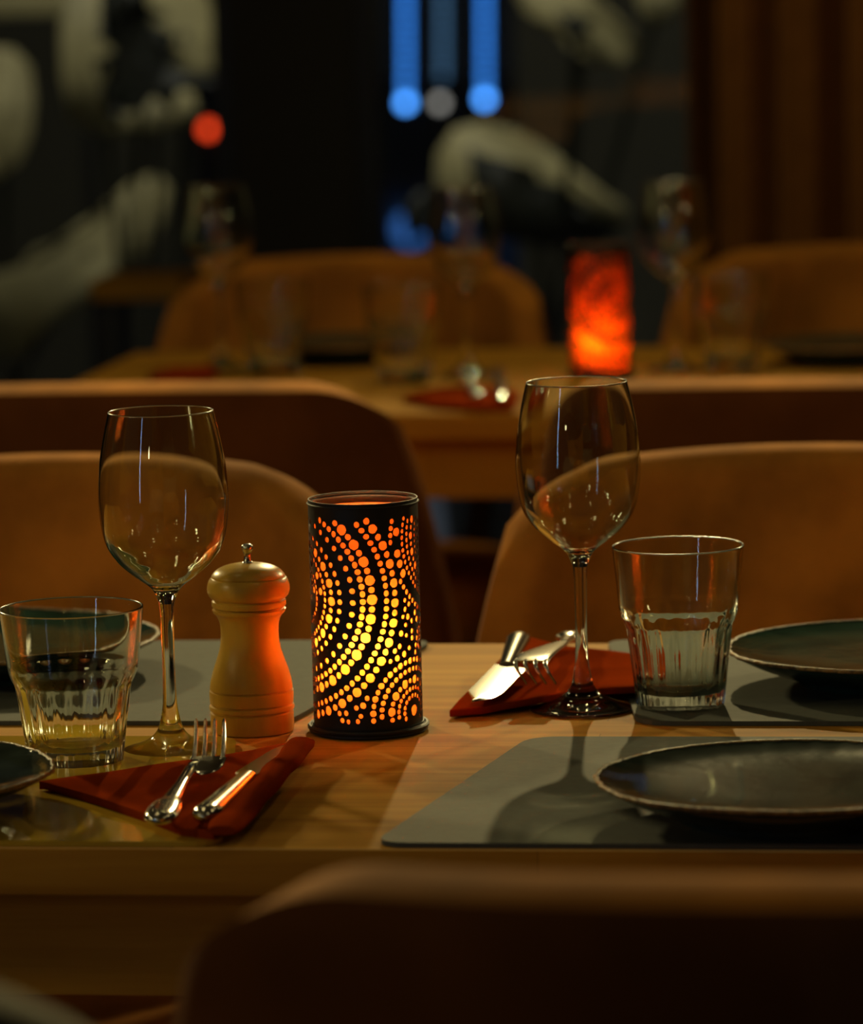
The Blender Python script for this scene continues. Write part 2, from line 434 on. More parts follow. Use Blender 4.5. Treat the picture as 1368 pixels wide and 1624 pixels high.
# ------------------------------------------------------------------ glasses
bowl_o = [(.0049, .0960), (.0062, .1000), (.0100, .1065), (.0205, .1145), (.0308, .1242), (.0380, .1373), (.0411, .1600), (.0402, .1820), (.0373, .2004), (.0334, .2180)]
def make_wine_glass():
    r = empty('wine_glass')
    o = [(p.x, p.y) for p in spline(bowl_o, 9)]
    t = .0011
    inner = [(0, .1062), (.004, .1064), (.0088, .1088), (.0188, .1160), (.0294, .1256), (.0368, .1383), (.0400, .1602), (.0391, .1820), (.0362, .2004), (.0324, .2180)]
    i = [(p.x, p.y) for p in spline(inner, 9)]; i[0] = (0, inner[0][1])
    rim = [(.0331, .2186), (.0329, .21885), (.0327, .2186)]
    bm = bmesh.new(); lathe(bm, o, 128); lathe(bm, list(reversed(i)), 128)
    bw = obj('bowl', finish(bm, 'bowl', True, 180, False), M_glass, r)
    obj('rim', lathe_me('rim', [o[-1], (.03345, .2183), (.0333, .2187), (.0329, .21895), (.0325, .2187), (.03235, .2183), i[-1]], 128, 180, None, False), M_grim, bw)
    st = [(p.x, p.y) for p in spline([(.0062, .0219), (.0048, .0300), (.0042, .0400), (.0039, .0560), (.0041, .0750), (.0043, .0880), (.0049, .0960)], 6)]
    obj('stem', lathe_me('stem', st, 64, 180, None, False), M_gstem, r)
    ft = [(p.x, p.y) for p in spline([(.0062, .0219), (.0082, .0155), (.0130, .0100), (.0210, .0058), (.0300, .0030), (.0348, .0019)], 6)]
    ft = [(0, .0012), (.02, .0009), (.030, .0004), (.0345, .0002), (.0354, .0008), (.0356, .0013)] + list(reversed(ft))
    bm = bmesh.new(); lathe(bm, ft, 128); me = finish(bm, 'foot', True, 180, False)
    obj('foot', me, M_gstem, r)
    return r
wg = make_wine_glass()
# open shells: make sure the normals of the three pieces point outwards
def outward(me, hollow=False):
    pass
tum_n = 18
def make_tumbler():
    r = empty('tumbler')
    def mixf(z): 
        return 0 if z > .068 else min(1, (.068 - z) / .022)
    def rf(rr, z, a):
        if rr < .0265: return rr
        k = mixf(z); w = 2 * PI / tum_n; d = (a % w) - w / 2
        poly = rr * (math.cos(w / 2) / math.cos(d)) * 1.004
        flute = rr * (1 - .04 * math.cos(d * tum_n / 2) ** 1.2)
        return lin(rr, .35 * poly + .65 * flute, k)
    outer = [(.0285, .0015), (.0292, .0060), (.0302, .0150), (.0318, .0300), (.0340, .0480), (.0353, .0570), (.0372, .0620), (.0391, .0680), (.0398, .0740), (.0412, .0880), (.0424, .1000), (.0434, .1108)]
    so = [(p.x, p.y) for p in spline(outer, 6)]
    inner = [(0, .0130), (.015, .0128), (.0215, .0138), (.0262, .0190), (.0285, .0300), (.0308, .0460), (.0325, .0560), (.0350, .0620), (.0373, .0690), (.0383, .0760), (.0398, .0900), (.0420, .1108)]
    si = [(p.x, p.y) for p in spline(inner, 6)]; si[0] = (0, .0130)
    rim = [(.0431, .1117), (.0427, .1119), (.0423, .1117)]
    k = 6 * 1
    body = so[k:] + rim + list(reversed(si))
    def rfun(rr, z, a):
        return rr
    # outer wall carries the flutes, the inner wall stays round
    bm = bmesh.new(); lathe(bm, so[k:], 144, rf); lathe(bm, list(reversed(si)), 144)
    bd = obj('body', finish(bm, 'body', True, 180, False), M_glass, r)
    obj('rim', lathe_me('rim', [so[-1], (.0434, .1114), (.0431, .1118), (.0427, .1120), (.0423, .1118), (.0420, .1114), si[-1]], 144, 180, None, False), M_grim, bd)
    base = [(0, .0020), (.018, .0016), (.024, .0006), (.0262, .0002), (.0278, .0006)] + so[:k + 1]
    obj('base', lathe_me('base', base, 144, 180, rf, False), M_gstem, r)
    return r
tb = make_tumbler()
gi = [0]; ti = [0]
def wine(px, py, label, tilt=0.0, rz=0.0, s=1.0):
    r = wg if gi[0] == 0 else dup(wg); gi[0] += 1
    p = P(px, py); r.location = (p.x, p.y, Z0 + .0003); r.rotation_euler = (0, 0, rz); r.scale = (s, s, s)
    return tag(r, label, 'wine glass', 'stemmed wine glasses')
def tumb(px, py, label, s=(1, 1, 1), rz=0.0, z=Z0 + .0003):
    r = tb if ti[0] == 0 else dup(tb); ti[0] += 1
    p = P(px, py, z); r.location = (p.x, p.y, z); r.rotation_euler = (0, 0, rz); r.scale = s
    return tag(r, label, 'tumbler', 'water tumblers')
wine(272, 1194, 'sharp empty wine glass beside the pepper mill, behind the fork')
wine(924, 1126, 'sharp empty wine glass behind the near grey placemat, beside the clear tumbler')
wine(351, 585, 'blurred wine glass at the left end of the far table')
wine(742, 596, 'blurred wine glass on the far table, next left of the red lantern')
wine(1072, 588, 'blurred wine glass on the far table, next right of the red lantern')
tumb(121, 1212, 'sharp fluted tumbler beside the left wine glass and red napkin', (1.045, 1.045, .895))
tumb(1079, 1126, 'sharp fluted tumbler beside the right wine glass, in front of the green plate', (1, 1, .985), .15)
tumb(435, 593, 'blurred tumbler beside the leftmost blurred wine glass', (1.05, 1.05, 1), .3)
tumb(640, 606, 'blurred tumbler with orange glints, left of the blurred red napkin', (1.05, 1.05, 1), .1)
tumb(1160, 588, 'blurred tumbler at the right of the red lantern, in front of the brown chair', (1.05, 1.05, 1), .2)

# ------------------------------------------------------------------ pepper mill
def make_mill(px, py):
    p = P(px, py); r = empty('pepper_mill', (p.x, p.y, Z0 + .0003), .6)
    k = 1 / 2435.0                                             # pixels -> metres here
    y0 = 1159
    def z(y): return (y0 - y) * k / .985
    body = [(0, 1159), (62, 1159), (65.5, 1158), (66.2, 1154), (66.2, 1128.4), (63.8, 1127.2), (63.8, 1125.8), (67, 1124), (67.6, 1121), (67, 1117.5), (64, 1116), (63.6, 1115), (66.4, 1113.4), (67, 1100), (66.6, 1094.5), (63.6, 1093.2), (63.4, 1092), (66, 1091)]
    body = [(a * k, z(y)) for a, y in body]
    neck = [(66, 1091), (64, 1078), (59, 1060), (53, 1043), (48, 1026), (46, 1010), (46, 995), (48, 984), (52, 976), (56, 972)]
    nk = [(q.x * k, z(q.y)) for q in spline(neck, 5)]
    top = [(57, 970.5), (58, 968), (58.5, 966.2), (55, 965.4), (54, 964), (0, 964)]
    obj('body', lathe_me('body', body + nk[1:] + [(a * k, z(y)) for a, y in top], 96, 38), M_millw, r)
    h = [(0, 963.4), (54, 963.4), (57.6, 962.2), (58.8, 960), (58.8, 953), (56.0, 951.6), (55.4, 950.6)]
    h2 = [(55.4, 950.6), (60.6, 947), (64.6, 940), (65.4, 932), (63.5, 923), (60.6, 917.5)]
    h3 = [(58.4, 916.9), (57.6, 916.0)]
    h4 = [(57.6, 916.0), (58.2, 914), (54, 908), (47, 902.5), (36, 898), (22, 895), (12, 894.4), (0, 894.2)]
    hh = [(a * k, z(y)) for a, y in h] + [(q.x * k, z(q.y)) for q in spline(h2, 4)][1:] + [(a * k, z(y)) for a, y in h3] + [(q.x * k, z(q.y)) for q in spline(h4, 4)][1:]
    hd = obj('head', lathe_me('head', hh, 96, 38), M_millw, r)
    kn = [(0, 894.6), (9, 894.6), (9, 893.4), (7.6, 892.4), (6.0, 890), (5.8, 880), (6.6, 876)]
    kb = [(6.6, 876), (8.8, 873), (9.6, 869.5), (8.4, 866), (5, 864), (0, 863.4)]
    e = obj('knob', lathe_me('knob', [(a * k, z(y)) for a, y in kn] + [(q.x * k, z(q.y)) for q in spline(kb, 4)][1:], 48, 40), M_knob, hd)
    e['label'] = 'small steel knob on a rod'
    return tag(r, 'turned wooden pepper mill with a steel knob beside the black lantern', 'pepper mill')
make_mill(400.5, 1159)

# ------------------------------------------------------------------ lanterns
LS = 1 / 2455.0
LR = 87.2 * LS
def lantern_holes():
    CIRC = 2 * PI * 87.2
    acc = []
    fam = [  # centre s, centre y, outer limit, rings (radius, kind)
        (-140, 950, 200, [(190.0, 'bm', 15.7, 6.6, 4.6), (174.6, 's', 12.0, 4.1, 0), (151.0, 'bm', 15.6, 7.4, 4.5), (136.0, 's', 11.8, 4.3, 0),
                          (120.0, 's', 18.4, 4.0, 0), (109.0, 'q', 17.2, 7.5, 0), (98.0, 's', 15.0, 3.8, 0), (82.0, 'bm', 14.8, 6.6, 3.9), (68, 's', 10, 3.4, 0), (58, 'b', 13, 5.2, 0), (46, 's', 9, 3.2, 0), (36, 'b', 13, 5.0, 0), (24, 's', 9, 3.2, 0), (12, 'b', 12.6, 4.2, 0)]),
        (88, 1132, 88, [(80, 'bm', 11.5, 4.6, 3.6), (66, 'd', 10.5, 3.8, 0), (49, 'bm', 13, 6.2, 3.6), (36, 's', 8.6, 3.3, 0), (24, 'd', 9, 3.3, 0), (0, 'b', 9, 8.0, 0)]),
        (172, 860, 132, [(128, 's', 11, 3.7, 0), (117, 'b', 17.2, 6.0, 0), (105, 's', 10, 3.3, 0), (94, 's', 10, 3.3, 0), (82, 'bm', 13, 5.6, 3.6), (69, 's', 9, 3.2, 0), (56, 'b', 13, 5.0, 0), (43, 's', 9, 3.2, 0), (30, 'b', 13, 5.0, 0), (16, 's', 8, 3.0, 0), (0, 'b', 9, 6.5, 0)]),
        (190, 1060, 100, [(96, 's', 11, 3.7, 0), (84, 'b', 16, 6.0, 0), (70, 's', 10, 3.4, 0), (58, 'bm', 13, 5.6, 3.6), (44, 's', 9, 3.3, 0), (30, 'b', 13, 5.2, 0), (16, 's', 8.5, 3.2, 0), (0, 'b', 9, 6.5, 0)]),
    ]
    def wrap(d): return (d + CIRC / 2) % CIRC - CIRC / 2
    def ok(s, y, r):
        if y - r < 822 or y + r > 1148: return False
        for (a, b, c) in acc:
            if abs(b - y) < r + c + 2.2:
                if math.hypot(wrap(a - s), b - y) < r + c + 2.0: return False
        return True
    for fi, (cs, cy, lim, rings) in enumerate(fam):
        for (rad, kind, sp, r1, r2) in rings:
            n = max(1, round(2 * PI * rad / sp))
            if kind == 'bm': n += n % 2
            off = {190.0: .5, 174.6: .3, 151.0: 0.0}.get(rad, .25)
            for k in range(n):
                a = 2 * PI * (k + off) / n
                s, y = cs + rad * math.cos(a), cy + rad * math.sin(a)
                if rad == 109.0: pass
                r = r1 if kind != 'bm' or k % 2 == 0 else r2
                if any(math.hypot(wrap(s - q[0]), y - q[1]) < q[2] for q in fam[:fi]): continue
                s = wrap(s)
                if ok(s, y, r): acc.append((s, y, r))
    for k in range(2600):                                      # small dots in what is left between the rosettes
        s = random.uniform(-CIRC / 2, CIRC / 2); y = random.uniform(826, 1144); r = random.choice((3.2, 3.6, 4.4))
        if any(math.hypot(wrap(s - q[0]), y - q[1]) < q[2] - 6 for q in fam): continue
        if ok(s, y, r + 1.2): acc.append((s, y, r))
    return [(a, b, c * 1.1 + .2) for a, b, c in acc], CIRC
def lantern_shade():
    holes, CIRC = lantern_holes()
    top, bot = 801.0, 1155.0
    vs, es = [], []
    def add(x, y): vs.append(Vector((x, y))); return len(vs) - 1
    ns = 100
    # outer border
    bl = [add(-CIRC / 2 + CIRC * i / ns, bot) for i in range(ns + 1)]; tl = [add(-CIRC / 2 + CIRC * i / ns, top) for i in range(ns + 1)]
    nb = 60
    lc = [bl[0]] + [add(-CIRC / 2, bot + (top - bot) * i / nb) for i in range(1, nb)] + [tl[0]]
    rc = [bl[-1]] + [add(CIRC / 2, bot + (top - bot) * i / nb) for i in range(1, nb)] + [tl[-1]]
    for l in (bl, tl, lc, rc):
        es += [(l[i], l[i + 1]) for i in range(len(l) - 1)]
    good = []
    rnd = random.Random(2)
    for (s, y, r) in holes:
        if abs(s) + r > CIRC / 2 - 1.5: continue
        good.append((s, y, r)); m = 14 if r > 5 else 10
        jit = rnd.random(); el = 1 + rnd.uniform(-.07, .07)
        ids = [add(s + r * el * math.cos(2 * PI * (k + jit) / m) * (1 + rnd.uniform(-.05, .05)), y + r / el * math.sin(2 * PI * (k + jit) / m)) for k in range(m)]
        es += [(ids[k], ids[(k + 1) % m]) for k in range(m)]
    for i in range(1, ns):                                     # filling points keep the wall round
        for j in range(1, 24):
            x = -CIRC / 2 + CIRC * i / ns; y = bot + (top - bot) * j / 24
            if all(math.hypot(x - a, y - b) > c + 1.5 for a, b, c in good): add(x, y)
    V, E, Fc, *_ = delaunay_2d_cdt(vs, es, [], 0, 1e-5)
    bm = bmesh.new()
    bv = []
    for v in V:
        a = v.x / 87.2 - PI / 2
        bv.append(bm.verts.new((LR * math.cos(a), LR * math.sin(a), (bot - v.y) * LS / .985 + .006)))
    for f in Fc:
        c = sum((Vector(V[i]) for i in f), Vector((0, 0))) / len(f)
        if any(abs(b - c.y) < r and math.hypot(a - c.x, b - c.y) < r * .94 for a, b, r in good): continue
        bm.faces.new([bv[i] for i in f])
    bmesh.ops.remove_doubles(bm, verts=bm.verts, dist=2e-5)
    for v in [v for v in bm.verts if not v.link_faces]: bm.verts.remove(v)
    bmesh.ops.recalc_face_normals(bm, faces=bm.faces)
    return finish(bm, 'perforated_shade', False)
def make_lantern():
    r = empty('lantern')
    sh = obj('perforated_shade', lantern_shade(), M_shade, r)
    so = sh.modifiers.new('thick', 'SOLIDIFY'); so.thickness = .0007; so.offset = -1
    sh['label'] = 'black tin shade pierced with rows of round holes'
    bm = bmesh.new(); ri = LR - .0022; z1 = .1450
    lathe(bm, [(ri, .0065), (ri, z1), (ri - .0005, z1), (ri - .0005, .0065)], 96); bmesh.ops.remove_doubles(bm, verts=bm.verts, dist=1e-7)
    obj('liner', finish(lin_bm(bm), 'liner', True, 50), M_liner, r)
    rb = 97.5 * LS
    pr = [(0, 0), (rb - .003, 0), (rb - .001, .0008), (rb - .0012, .0022), (rb - .0002, .0030), (rb, .0042), (rb - .0008, .0052), (rb - .0022, .0052), (rb - .003, .0046), (LR + .0008, .0050), (LR + .0008, .0062), (0, .0062)]
    obj('base', lathe_me('base', pr, 96, 30), M_shade, r)
    tr = [(LR + .0006, .1492), (LR + .0010, .1498), (LR + .0004, .1504), (LR - .0010, .1504), (LR - .0014, .1498), (LR - .0009, .1492), (LR + .0006, .1492)]
    bm = bmesh.new(); lathe(bm, tr, 96); bmesh.ops.remove_doubles(bm, verts=bm.verts, dist=1e-7)
    obj('top_ring', finish(bm, 'top_ring', True, 180), M_shade, r)
    return r
def lin_bm(bm): return bm
lan = make_lantern()
p = P(584.5, 1158); lan.location = (p.x, p.y, Z0 + .0003)
view = math.atan2(p.x, p.y)
lan.rotation_euler = (0, 0, -view)
tag(lan, 'black pierced lantern with orange dots of light, in focus beside the pepper mill', 'lantern')
lan2 = dup(lan); q2 = P(953, 597); lan2.location = (q2.x, q2.y, Z0 + .0003); lan2.rotation_euler = (0, 0, -view + 2.06)
for ch in lan2.children:
    if ch.name.startswith('liner'):
        ch.data = ch.data.copy(); ch.data.materials.clear(); ch.data.materials.append(M_liner2)
tag(lan2, 'blurred glowing red lantern on the table behind', 'lantern')

# ------------------------------------------------------------------ cutlery
def make_fork(handle_end, neck, bend, tip, spread, side=None):
    """a table fork through four points; spread = half width of the head"""
    r = empty('table_fork', handle_end)
    o = Vector(handle_end)
    axis = (Vector(tip) - o); axis.z = 0; axis.normalize(); sv = Vector((axis.y, -axis.x, 0)) if side is None else side
    hp = spline([(0, 0, 0), (Vector(neck) - o) * .5, Vector(neck) - o], 12)
    n = len(hp); half = []
    for i in range(n):
        t = i / (n - 1)
        if t < .06: w = .0065 * math.sqrt(max(.02, 1 - ((.06 - t) / .06) ** 2)) + .0012
        else: w = lin(.0095, .0036, min(1, ((t - .06) / .62)) ** .8)
        if t < .35: w = max(w, .0072 + .0030 * math.sin(PI * min(1, t / .35) * .9)) if t > .06 else w
        half.append((w, max(.0016, min(.0038, w * .42))))
    bm = bmesh.new(); sweep(bm, hp, half, 18, 2.3); obj('handle', finish(bm, 'handle', True, 60), M_steel, r)
    nk = Vector(neck) - o; bd = Vector(bend) - o; tp = Vector(tip) - o
    cur = spline([nk - (hp[-1] - hp[-4]), nk, bd, tp], 10)[10:]
    m = len(cur); kb = 10                                       # first part is the solid head
    bm = bmesh.new()
    up = (bd - nk).cross(sv).normalized()
    pts = cur[:kb + 2]; hf = [(lin(.0036, spread + .001, min(1, (i / (len(pts) - 4)) ** .8)), .0011) for i in range(len(pts))]
    sweep(bm, pts, hf, 20, 2.6, up=-up if up.z < 0 else up); hd = obj('head', finish(bm, 'head', True, 60), M_steel, r)
    for k in range(4):
        f = (k - 1.5) / 1.5
        pts = [c + sv * f * spread * .86 for c in cur[kb:]]
        hf = [(lin(.0017, .0010, i / (len(pts) - 1)), lin(.0012, .0009, i / (len(pts) - 1))) for i in range(len(pts))]
        hf[-1] = (.0005, .0005)
        bm = bmesh.new(); sweep(bm, pts, hf, 10, 2.4, up=-up if up.z < 0 else up); obj('tine', finish(bm, 'tine', True, 60), M_steel, hd)
    return r
def make_knife(end, joint, tip, width=.009, hw=.0085, tilt=Vector((0, 0, 1))):
    o = Vector(end); r = empty('table_knife', end)
    j = Vector(joint) - o; t_ = Vector(tip) - o
    hp = [vlerp(Vector((0, 0, 0)), j, i / 18) for i in range(19)]; half = []
    for i in range(19):
        t = i / 18
        w = hw * (math.sqrt(max(.03, 1 - ((.10 - t) / .10) ** 2)) if t < .10 else lin(1.0, .62, (t - .10) / .9))
        half.append((w, w * .62))
    bm = bmesh.new(); sweep(bm, hp, half, 18, 2.2, up=tilt); obj('handle', finish(bm, 'handle', True, 60), M_steel, r)
    ax = (t_ - j).normalized(); sv = ax.cross(tilt).normalized(); up = sv.cross(ax).normalized()
    bm = bmesh.new(); rows = []
    for i in range(21):
        t = i / 20; c = vlerp(j, t_, t)
        a = width * (1.0 if t < .7 else math.sqrt(max(0.0004, 1 - ((t - .7) / .3) ** 2)))
        lo = -a if t > .06 else -lin(hw * .55, width, t / .06); hi = width * .55 if t < .75 else lin(width * .55, -width * .2, (t - .75) / .25)
        hi = max(hi, lo + .0004)
        th = .0009
        rows.append([bm.verts.new(c + sv * lo), bm.verts.new(c + sv * lin(lo, hi, .6) + up * th), bm.verts.new(c + sv * hi + up * th), bm.verts.new(c + sv * hi - up * th), bm.verts.new(c + sv * lin(lo, hi, .6) - up * th)])
    for a, b in zip(rows[:-1], rows[1:]):
        for k in range(5): bm.faces.new((a[k], a[(k + 1) % 5], b[(k + 1) % 5], b[k]))
    bm.faces.new(rows[0]); bm.faces.new(list(reversed(rows[-1])))
    obj('blade', finish(bm, 'blade', True, 25), M_steel, r)
    return r
def make_napkin(verts, thick, seed, label, roll=None, wave=.0006):
    """folded cloth: polygon of world points for its upper side, given a thickness and soft ripples"""
    o = sum((Vector(v) for v in verts), Vector((0, 0, 0))) / len(verts); o.z = Z0
    r = empty('napkin', o)
    rnd = random.Random(seed); ph = [rnd.uniform(0, 6.3) for _ in range(4)]
    bm = bmesh.new()
    f = bm.faces.new([bm.verts.new(Vector(v) - o) for v in verts])
    bmesh.ops.triangulate(bm, faces=[f])
    for _ in range(4): bmesh.ops.subdivide_edges(bm, edges=bm.edges[:], cuts=1, use_grid_fill=True)
    bnd = {v for e in bm.edges if e.is_boundary for v in e.verts}
    for v in bm.verts:
        w = 1.0 if v not in bnd else .4
        v.co.z += w * wave * (math.sin(v.co.x * 70 + v.co.y * 38 + ph[0]) + .6 * math.sin(v.co.y * 90 - v.co.x * 30 + ph[1]))
    if bm.faces:
        bmesh.ops.recalc_face_normals(bm, faces=bm.faces)
        if sum(f.normal.z for f in bm.faces) < 0: bmesh.ops.reverse_faces(bm, faces=bm.faces)
    for fc in bm.faces: fc.smooth = True
    me = bpy.data.meshes.new('folded_cloth'); bm.to_mesh(me); bm.free()
    c = obj('folded_cloth', me, M_napkin, r)
    s = c.modifiers.new('thick', 'SOLIDIFY'); s.thickness = thick; s.offset = -1
    b = c.modifiers.new('soft', 'BEVEL'); b.width = min(.0015, thick * .3); b.segments = 2; b.limit_method = 'ANGLE'
    if roll:
        a, b_, ra, rb = roll
        pts = [vlerp(Vector(a) - o, Vector(b_) - o, i / 24) for i in range(25)]
        pts = [q + Vector((0, 0, .0007 * math.sin(i * .9))) for i, q in enumerate(pts)]
        bm = bmesh.new(); sweep(bm, pts, [(lin(ra, rb, i / 24) * 1.3 * (1 if 0 < i < 24 else .8), lin(ra, rb, i / 24) * (.72 if 0 < i < 24 else .35)) for i in range(25)], 20, 2.2)
        obj('rolled_edge', finish(bm, 'rolled_edge', True, 70), M_napkin, r)
    return tag(r, label, 'napkin')
# left setting
zn = Z0 + .0085
make_napkin([P(62, 1240, zn), P(120, 1230, zn), P(200, 1219, zn), P(300, 1204, zn), P(400, 1190, zn), P(478, 1172, zn), P(420, 1244, zn), P(338, 1318, zn), P(290, 1312, zn), P(215, 1284, zn), P(125, 1255, zn)],
            .0050, 1, 'rust red folded napkin lying under the fork and knife on the left', (P(482, 1176, zn + .0035), P(352, 1318, zn + .0035), .0066, .0078))
zt = zn + .0025
fk = make_fork(P(250, 1302, zt + .004), P(303, 1217, Z0 + .0215), P(329, 1206, Z0 + .0245), P(333, 1140, Z0 + .0425), .0100)
tag(fk, 'silver fork with upturned tines on the left red napkin', 'fork')
kn = make_knife(P(322, 1296, zt + .005), P(392, 1230, zt + .004), P(474, 1178, zt + .003), .0105, .0088)
tag(kn, 'silver knife beside the fork on the left red napkin', 'knife')
# right setting
make_napkin([P(712, 1126, Z0 + .006), P(770, 1066, Z0 + .010), P(832, 1008, Z0 + .013), P(893, 1022, Z0 + .012), P(1000, 1036, Z0 + .012), P(1040, 1046, Z0 + .012), P(1036, 1086, Z0 + .012), P(935, 1094, Z0 + .012), P(860, 1103, Z0 + .010), P(770, 1121, Z0 + .007)],
            .0048, 4, 'rust red napkin behind the right wine glass, holding knife and fork')
kn2 = make_knife(P(824, 1009, Z0 + .0205), P(803, 1056, Z0 + .0185), P(748, 1112, Z0 + .0125), .0150, .0085, Vector((.02, .07, 1)).normalized())
tag(kn2, 'broad knife pointing towards us on the right red napkin', 'knife')
fk2 = make_fork(P(905, 1008, Z0 + .019), P(893, 1018, Z0 + .026), P(842, 1046, Z0 + .030), P(858, 1086, Z0 + .0150), .0115)
tag(fk2, 'silver fork with tines down on the right red napkin', 'fork')
# far table settings
zf = Z0 + .009
make_napkin([P(640, 627, zf), P(700, 612, zf), P(760, 610, zf), P(825, 620, zf), P(812, 641, zf), P(760, 642, zf), P(690, 637, zf)], .007, 9, 'blurred red napkin at the near edge of the far table', None, .0008)
fk3 = make_fork(P(757, 628, zf + .004), P(745, 608, zf + .008), P(742, 604, zf + .009), P(738, 592, zf + .018), .0100)
tag(fk3, 'blurred fork on the far red napkin, next to the blurred knife', 'fork')
kn3 = make_knife(P(795, 632, zf + .005), P(793, 603, zf + .006), P(792, 581, zf + .006), .0105, .0088)
tag(kn3, 'blurred knife on the far red napkin, with golden glints', 'knife')
make_napkin([P(236, 594, zf), P(275, 580, zf), P(330, 578, zf), P(345, 590, zf), P(300, 602, zf), P(250, 602, zf)], .007, 12, 'blurred folded napkin in front of the leftmost blurred wine glass', None, .0008)

# ------------------------------------------------------------------ curtain, stand
def make_curtain(px0, px1, Y, label):
    xa_, xb_ = PY(px0, 200, Y).x, PY(px1, 200, Y).x
    bm = bmesh.new(); nx, nz = 160, 10; rows = []
    for k in range(nz + 1):
        z = .03 + 2.75 * k / nz; row = []
        for i in range(nx + 1):
            t = i / nx; x = lin(xa_, xb_, t)
            ph = t * 2 * PI * 6 + .8 * math.sin(t * 9)
            y = Y + .06 * math.sin(ph) + .02 * math.sin(ph * .43 + 1 + z * .5) 
            row.append(bm.verts.new((x + .012 * math.sin(ph * 2) + .02 * (z - 1.4) * math.sin(t * 5) * .5, y, z)))
        rows.append(row)
    for a, b in zip(rows[:-1], rows[1:]):
        for i in range(nx): bm.faces.new((a[i], a[i + 1], b[i + 1], b[i]))
    o = obj('curtain', finish(bm, 'curtain', True, 180), M_curtain)
    s = o.modifiers.new('thick', 'SOLIDIFY'); s.thickness = .004
    return tag(o, label, 'curtain')
make_curtain(1092, 1640, 7.55, 'brown pleated curtain hanging at the right of the window')
st = empty('plant_stand'); a = P(142, 445, Z0); b = P(281, 445, Z0)
st.location = ((a.x + b.x) / 2, a.y + .10, 0); hw_ = (b.x - a.x) / 2
obj('top', box_me('top', (-hw_, -.10, Z0 - .032), (hw_, .10, Z0), .004), M_table, st)
for sx in (-1, 1):
    for sy in (-1, 1):
        obj('leg', box_me('leg', (sx * (hw_ - .014) - .011, sy * .075 - .011, 0), (sx * (hw_ - .014) + .011, sy * .075 + .011, Z0 - .0325), .002), M_blackm, st)
tag(st, 'small wooden stand by the window, left of the leftmost blurred wine glass', 'stand')

# ------------------------------------------------------------------ outside the window
def leaf(plant, pts, Y, mat, bend=.05):
    w = [PY(x, y, Y) for x, y in pts]; o = Vector(plant.location)
    c = sum(w, Vector((0, 0, 0))) / len(w)
    bm = bmesh.new(); f = bm.faces.new([bm.verts.new(v - o) for v in w])
    bmesh.ops.triangulate(bm, faces=[f], ngon_method='EAR_CLIP')
    bmesh.ops.subdivide_edges(bm, edges=bm.edges[:], cuts=1); bmesh.ops.triangulate(bm, faces=bm.faces[:])
    for v in bm.verts:
        d = v.co + o - c; v.co.y += bend * math.sin(d.x * 9 + d.z * 5)
    bmesh.ops.recalc_face_normals(bm, faces=bm.faces)
    for fc in bm.faces: fc.smooth = True
    me = bpy.data.meshes.new('leaf'); bm.to_mesh(me); bm.free()
    l = obj('leaf', me, mat, plant); s = l.modifiers.new('thick', 'SOLIDIFY'); s.thickness = .006
    bm = bmesh.new(); low = min(w, key=lambda v: v.z)
    sweep(bm, spline([Vector((0, 0, .22)), (low - o) * .5 + Vector((0, .03, .1)), c - o], 8), [(.008, .008)] * 17, 8, up=Vector((0, 1, 0)))
    obj('stalk', finish(bm, 'stalk', True, 180), M_leafd, plant)
def plant(px, Y, label, leaves):
    g = PY(px, 800, Y); r = empty('potted_plant', (g.x, Y, -.06))
    obj('pot', lathe_me('pot', [(0, 0), (.13, 0), (.15, .03), (.17, .28), (.18, .30), (.165, .30), (.155, .26), (0, .25)], 40, 40), M_leafd, r)
    for pts, mat in leaves: leaf(r, pts, Y + random.uniform(-.05, .05), mat)
    return tag(r, label, 'plant')
plant(230, 9.0, 'big pale leaved plant outside the left window, with a jagged dark leaf over pale ones', [
    ([(215, -60), (300, -50), (330, 6), (350, 36), (360, 80), (350, 112), (320, 122), (270, 120), (220, 96), (206, 40)], M_leaf),
    ([(104, -60), (170, -60), (200, 36), (206, 100), (200, 160), (196, 206), (160, 212), (118, 186), (104, 120), (98, 40)], M_leaf),
    ([(180, 212), (190, 180), (222, 160), (268, 140), (300, 146), (310, 172), (296, 194), (240, 214)], M_leaf)])
plant(200, 8.55, 'dark plant with a large saw edged leaf outside the left window', [
    ([(166, -60), (222, -60), (226, 8), (262, 22), (234, 36), (276, 56), (246, 66), (296, 88), (262, 98), (312, 122), (352, 132), (330, 146), (282, 142), (272, 176), (246, 152), (232, 172), (204, 164), (196, 206), (178, 176), (184, 148), (168, 136), (190, 112), (150, 96), (190, 80), (160, 58), (184, 36), (170, 10)], M_leafd)])
plant(40, 9.4, 'pale leaved plant outside the left window, at its lower left', [
    ([(-30, 74), (16, 78), (42, 106), (50, 160), (48, 212), (36, 254), (8, 280), (-30, 290), (-30, 244), (4, 222), (12, 170), (10, 120), (-30, 112)], M_leaf),
    ([(40, 420), (60, 392), (110, 376), (170, 318), (206, 286), (244, 276), (264, 300), (254, 350), (232, 404), (214, 414), (212, 364), (180, 384), (150, 420), (100, 470), (40, 560), (-30, 580), (-30, 440)], M_leaf)])
plant(820, 9.2, 'pale leaved plant outside the right window, with a long toothed leaf', [
    ([(690, 330), (698, 240), (724, 202), (768, 192), (816, 206), (858, 230), (886, 256), (904, 286), (938, 310), (974, 318), (994, 338), (984, 360), (900, 370), (800, 330), (760, 330)], M_leaf),
    ([(800, -50), (900, -50), (930, -6), (962, 30), (1000, 50), (1016, 78), (1000, 104), (958, 106), (910, 84), (880, 46), (836, 18)], M_leaf),
    ([(1000, -50), (1075, -50), (1080, 10), (1050, 40), (1020, 30)], M_leaf)])
